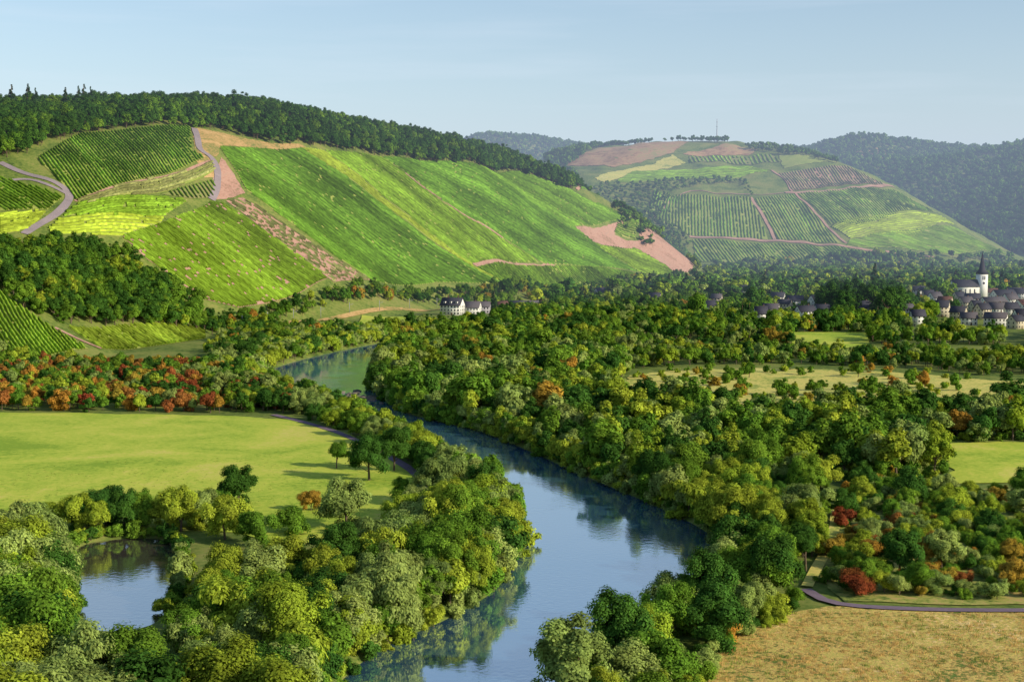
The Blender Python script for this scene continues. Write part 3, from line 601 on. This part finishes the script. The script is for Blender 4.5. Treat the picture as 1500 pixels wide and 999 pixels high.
scatter('riverbank_willows',fpoly([(290,560),(320,525),(440,498),(560,488),(570,496),(440,521),(388,537),(378,560),(410,582),(440,600),(350,603)]),7.2,{'bushy_grey':4,'willow_green':2,'willow_mid':2,'oak_dark':1},.6,1.,'mid',13)
def along(P,step,o0,o1,seed,ymin,ymax):
    r=np.random.default_rng(seed); Q=np.vstack([P,P[:1]]); seg=np.r_[0,np.cumsum(np.hypot(*np.diff(Q,axis=0).T))]; s=np.arange(0,seg[-1],step)+r.uniform(-.4,.4,len(np.arange(0,seg[-1],step)))*step
    x=np.interp(s,seg,Q[:,0]); y=np.interp(s,seg,Q[:,1]); e=.5; tx=np.interp(s+e,seg,Q[:,0])-x; ty=np.interp(s+e,seg,Q[:,1])-y; l=np.hypot(tx,ty)+1e-6
    o=r.uniform(o0,o1,len(s)); a=x+ty/l*o; b=y-tx/l*o; ins=in_poly(P,x+ty/l*2,y-tx/l*2); a=np.where(ins,x-ty/l*o,a); b=np.where(ins,y+tx/l*o,b)
    k=(b>ymin)&(b<ymax); return a[k],b[k]
scatter('bank_bushes',None,1,{'shrub':3,'shrub_dark':1.5,'shrub_pale':2,'shrub_grey':3,'willow_mid':1.2},.4,1.0,'mid',60,pts=along(river,2.6,-1.2,2.,1,150,720))
scatter('bank_willows',None,1,{'bushy_grey':3,'willow_green':1.5,'bushy_yel':2,'willow_mid':3,'bushy_dark':1},.45,.95,'mid',61,pts=along(river,5.,.5,4.,2,150,1000))
scatter('pond_reeds',None,1,{'shrub':2,'shrub_pale':1,'shrub_dark':2,'bushy_grey':.5},.3,.75,'mid',62,pts=along(pond,2.0,-.3,2.,3,255,420))
ex(lawn,lawn2)
scatter('riverbank_trees',fpoly([(300,520),(330,490),(450,482),(540,486),(640,474),(720,470),(720,478),(560,489),(440,500),(320,528)]),8,bigmix,.5,.9,'mid',14)
scatter('hedgerow_trees',fpoly([(720,492),(1150,516),(1340,524),(1700,524),(1700,552),(1440,550),(1340,540),(1180,534),(1000,536),(925,542),(900,503)]),8,bigmix,.45,.9,'mid',15,clear=(60,.5))
ex()
scatter('field_bushes',midf,14,{'shrub':2,'shrub_pale':2,'shrub_orange':.8,'willow_mid':.8,'orange':.2},.4,.95,'mid',52,clear=(90,.15))
townmix={'oak_mid':2.5,'willow_mid':2,'oak_dark':2.6,'bushy_dark':1.8,'ash':1.3,'bushy_yel':1.3,'bushy_grey':2,'spruce':.3,'orange':.3}
ex(lawn,lawn2)
scatter('village_trees',fpoly([(720,470),(740,462),(860,440),(1700,440),(1700,506),(1150,506),(1000,500),(700,480)]),9.5,townmix,.55,1.15,'mid',16,clear=(110,.45))
scatter('village_garden_shrubs',fpoly([(1050,450),(1700,446),(1700,500),(1090,500)]),15,{'shrub':2,'shrub_pale':1,'shrub_dark':1},.4,.8,'mid',56)
scatter('valley_forest',fpoly([(740,458),(850,434),(1030,417),(1045,399),(1700,396),(1700,440),(860,440)]),13.5,townmix,1.0,1.8,'far',17)
scatter('village_oaks',np.array([plan(a,D) for a,D in[(1205,1150),(1315,1150),(1315,1400),(1215,1400)]]),14,{'oak_dark':3,'willow_mid':1},1.5,2.1,'mid',70)
for px,D,s,sc in[(1022,1120,'oak_mid',1.9),(980,1500,'spruce',1.7),(1120,1500,'spruce',1.8),(1281,1500,'spruce',2.4),(723,1230,'spruce',1.2),(1105,1250,'oak_dark',1.9),(1330,1250,'oak_dark',1.6),(1365,1100,'oak_mid',1.5)]:
    x,y=plan(px,D); put(s,x,y,sc,'mid')
hp=hpoly([(305,492),(450,466),(640,450),(740,448),(900,424),(1010,412),(1018,400),(930,408),(760,422),(640,428),(540,424),(480,432),(420,450),(330,474)])
scatter('hill_foot_trees',hp,8.5,{'oak_dark':2,'oak_mid':3,'bushy_yel':2,'orange':.7},.5,1.,'mid',18,clear=(60,.35))
scatter('hillside_wood',hpoly([(-80,380),(0,375),(70,365),(150,368),(200,395),(255,425),(300,455),(318,488),(200,478),(90,474),(30,452),(0,425),(-80,415)]),7.5,{'oak_dark':4,'oak_mid':3,'willow_mid':2,'bushy_yel':1},.7,1.3,'mid',19)
fr=[hit(a,b) for a,b in[(-120,255),(0,236),(40,226),(105,203),(135,196),(200,188),(280,188),(400,212),(480,222),(560,231),(700,244),(760,254),(838,284)]]+[plan(a,D) for a,D in[(870,2150),(790,2200),(700,2100),(550,1950),(420,1850),(300,1800),(150,1700),(0,1600),(-250,1550)]]
scatter('ridge_forest',fr,8.5,{'oak_dark':6,'oak_mid':2,'willow_mid':1.},.8,1.4,'mid',20)
r_=random.Random(3)
for i in range(14):
    px=r_.choice([r_.uniform(0,20),r_.uniform(20,60),r_.uniform(60,150),97]); x,y=hit(px,190); k=(y+r_.uniform(90,150))/y; put('spruce',x*k,y*k,r_.uniform(1.1,1.8),'mid')
scatter('spur_trees',hpoly([(925,318),(950,325),(985,350),(1020,382),(1025,398),(1008,385),(985,360),(950,338)]),8,{'bushy_yel':3,'oak_mid':3},.6,1.0,'mid',21)
for k,(L,s,sz) in enumerate([([(795,262),(800,225),(850,215),(880,214),(850,235),(825,250),(850,272),(835,280)],13,1.3),([(800,222),(880,214),(920,206),(1000,203),(1070,208),(1060,211),(1000,208),(920,213)],13,1.1),
  ([(1080,218),(1150,218),(1230,238),(1225,242),(1150,228)],14,1.1),([(860,276),(1000,266),(1070,262),(1080,268),(985,282),(860,284)],13,.8),([(900,300),(965,322),(1010,350),(1010,380),(960,372),(900,330)],13,1.),([(1100,386),(1300,392),(1480,378),(1490,392),(1100,396)],13,1.2),([(1080,264),(1090,262),(1105,288),(1098,290)],12,.7)]):
    scatter('hill_wood',hpoly(L),s,{'oak_dark':3,'oak_mid':2},sz*.7,sz*1.15,'far',30+k,clear=(120,.55))
far=[plan(a,D) for a,D in[(600,4050),(800,4050),(1000,4100),(1180,3850),(1260,3400),(1330,3250),(1420,2950),(1520,2750),(1700,2600),(1750,4100),(1500,4250),(1250,4500),(1000,4650),(600,4800)]]
scatter('far_forest',far,17,{'oak_dark':4,'oak_mid':1.5},1.0,1.8,'far',40,clear=(300,.5))
ex()
scatter('field_grass_tufts',fpoly([(985,1010),(1070,932),(1180,895),(1300,899),(1560,899),(1560,1120),(920,1120)]),.9,{'tg':1,'ts':2},.6,1.6,'tuft',80,clear=(14,.25))
scatter('meadow_grass_tufts',fpoly([(-60,690),(420,660),(600,700),(540,785),(300,760),(-60,745)]),1.8,{'tg':1},.4,1.1,'tuft',81,clear=(25,.1))
rv=[];rf_=[];bs=0
for i in range(60):
    a=rng.uniform(0,1); x,y=flat(495+a*50+rng.normal(0,8),573+a*8+rng.normal(0,3.5)); s=rng.uniform(.5,1.6)
    rv.append(IV*rng.uniform(.7,1.2,(12,1))*[s*1.5,s,s*.6]+[x,y,-1.4]); rf_.append(IF+bs); bs+=12
build('river_rocks',np.vstack(rv),[np.vstack(rf_)],[plain_mat('river_stone',(.16,.14,.11),.9,.3)])
# ---------------------------------------------------------------- haze in the valley air
m,nt,o=nodes('valley_haze'); ab=N_(nt,'ShaderNodeVolumeAbsorption'); em=N_(nt,'ShaderNodeEmission'); ad=N_(nt,'ShaderNodeAddShader')
SIG=1/8500.
ab.inputs['Color'].default_value=(0.,0.,0.,1); ab.inputs['Density'].default_value=SIG
em.inputs['Color'].default_value=(.56,.70,.98,1); em.inputs['Strength'].default_value=SIG  # haze glows by emission, standing in for scattered sunlight
nt.links.new(ab.outputs[0],ad.inputs[0]); nt.links.new(em.outputs[0],ad.inputs[1]); nt.links.new(ad.outputs[0],o.inputs['Volume'])
v,f=boxv(-7000,7000,1100,8800,-80,520); build('valley_haze_air',v,[f],[m])
# ---------------------------------------------------------------- sun, sky, camera
EL=math.radians(25); sd=Vector((1,-.5,0)).normalized(); sd=Vector((sd.x*math.cos(EL),sd.y*math.cos(EL),math.sin(EL)))
sl=bpy.data.lights.new('sun','SUN'); sl.energy=5.; sl.angle=math.radians(.5); sl.color=(1,.89,.68)
so=bpy.data.objects.new('sun',sl); so.rotation_euler=(-sd).to_track_quat('-Z','Y').to_euler(); scene.collection.objects.link(so)
w=bpy.data.worlds.new('World'); scene.world=w; w.use_nodes=True; nt=w.node_tree; bg=nt.nodes['Background']
sk=nt.nodes.new('ShaderNodeTexSky'); sk.sky_type='NISHITA'; sk.sun_disc=False; sk.sun_elevation=EL; sk.sun_rotation=math.atan2(sd.x,sd.y); sk.altitude=100; sk.air_density=1.15; sk.dust_density=1.0; sk.ozone_density=2.
tc=nt.nodes.new('ShaderNodeTexCoord'); mp=nt.nodes.new('ShaderNodeMapping'); mp.inputs['Scale'].default_value=(3,3,38); mp.inputs['Rotation'].default_value=(.03,.02,0)
cn=nt.nodes.new('ShaderNodeTexNoise'); cn.inputs['Scale'].default_value=1.3; cn.inputs['Detail'].default_value=6
mr=nt.nodes.new('ShaderNodeMapRange'); mr.inputs[1].default_value=.52; mr.inputs[2].default_value=.8; mr.inputs[4].default_value=.2
mx=nt.nodes.new('ShaderNodeMix'); mx.data_type='RGBA'; mx.inputs[7].default_value=(6.3,6.6,7.0,1)
L=nt.links.new; L(tc.outputs['Generated'],mp.inputs[0]); L(mp.outputs[0],cn.inputs['Vector']); L(cn.outputs[0],mr.inputs[0]); L(mr.outputs[0],mx.inputs[0]); L(sk.outputs[0],mx.inputs[6]); L(mx.outputs[2],bg.inputs[0])
bg.inputs[1].default_value=.15
scene.view_settings.view_transform='Standard'; scene.view_settings.look='None'; scene.view_settings.exposure=0
cam=bpy.data.cameras.new('camera'); cam.sensor_width=36; cam.lens=36*F/1500; cam.clip_end=20000; cam.clip_start=1
co=bpy.data.objects.new('camera',cam); co.location=(0,0,CAMH); co.rotation_euler=(math.pi/2-PITCH,0,0); scene.collection.objects.link(co); scene.camera=co
print('objects',len(bpy.data.objects))
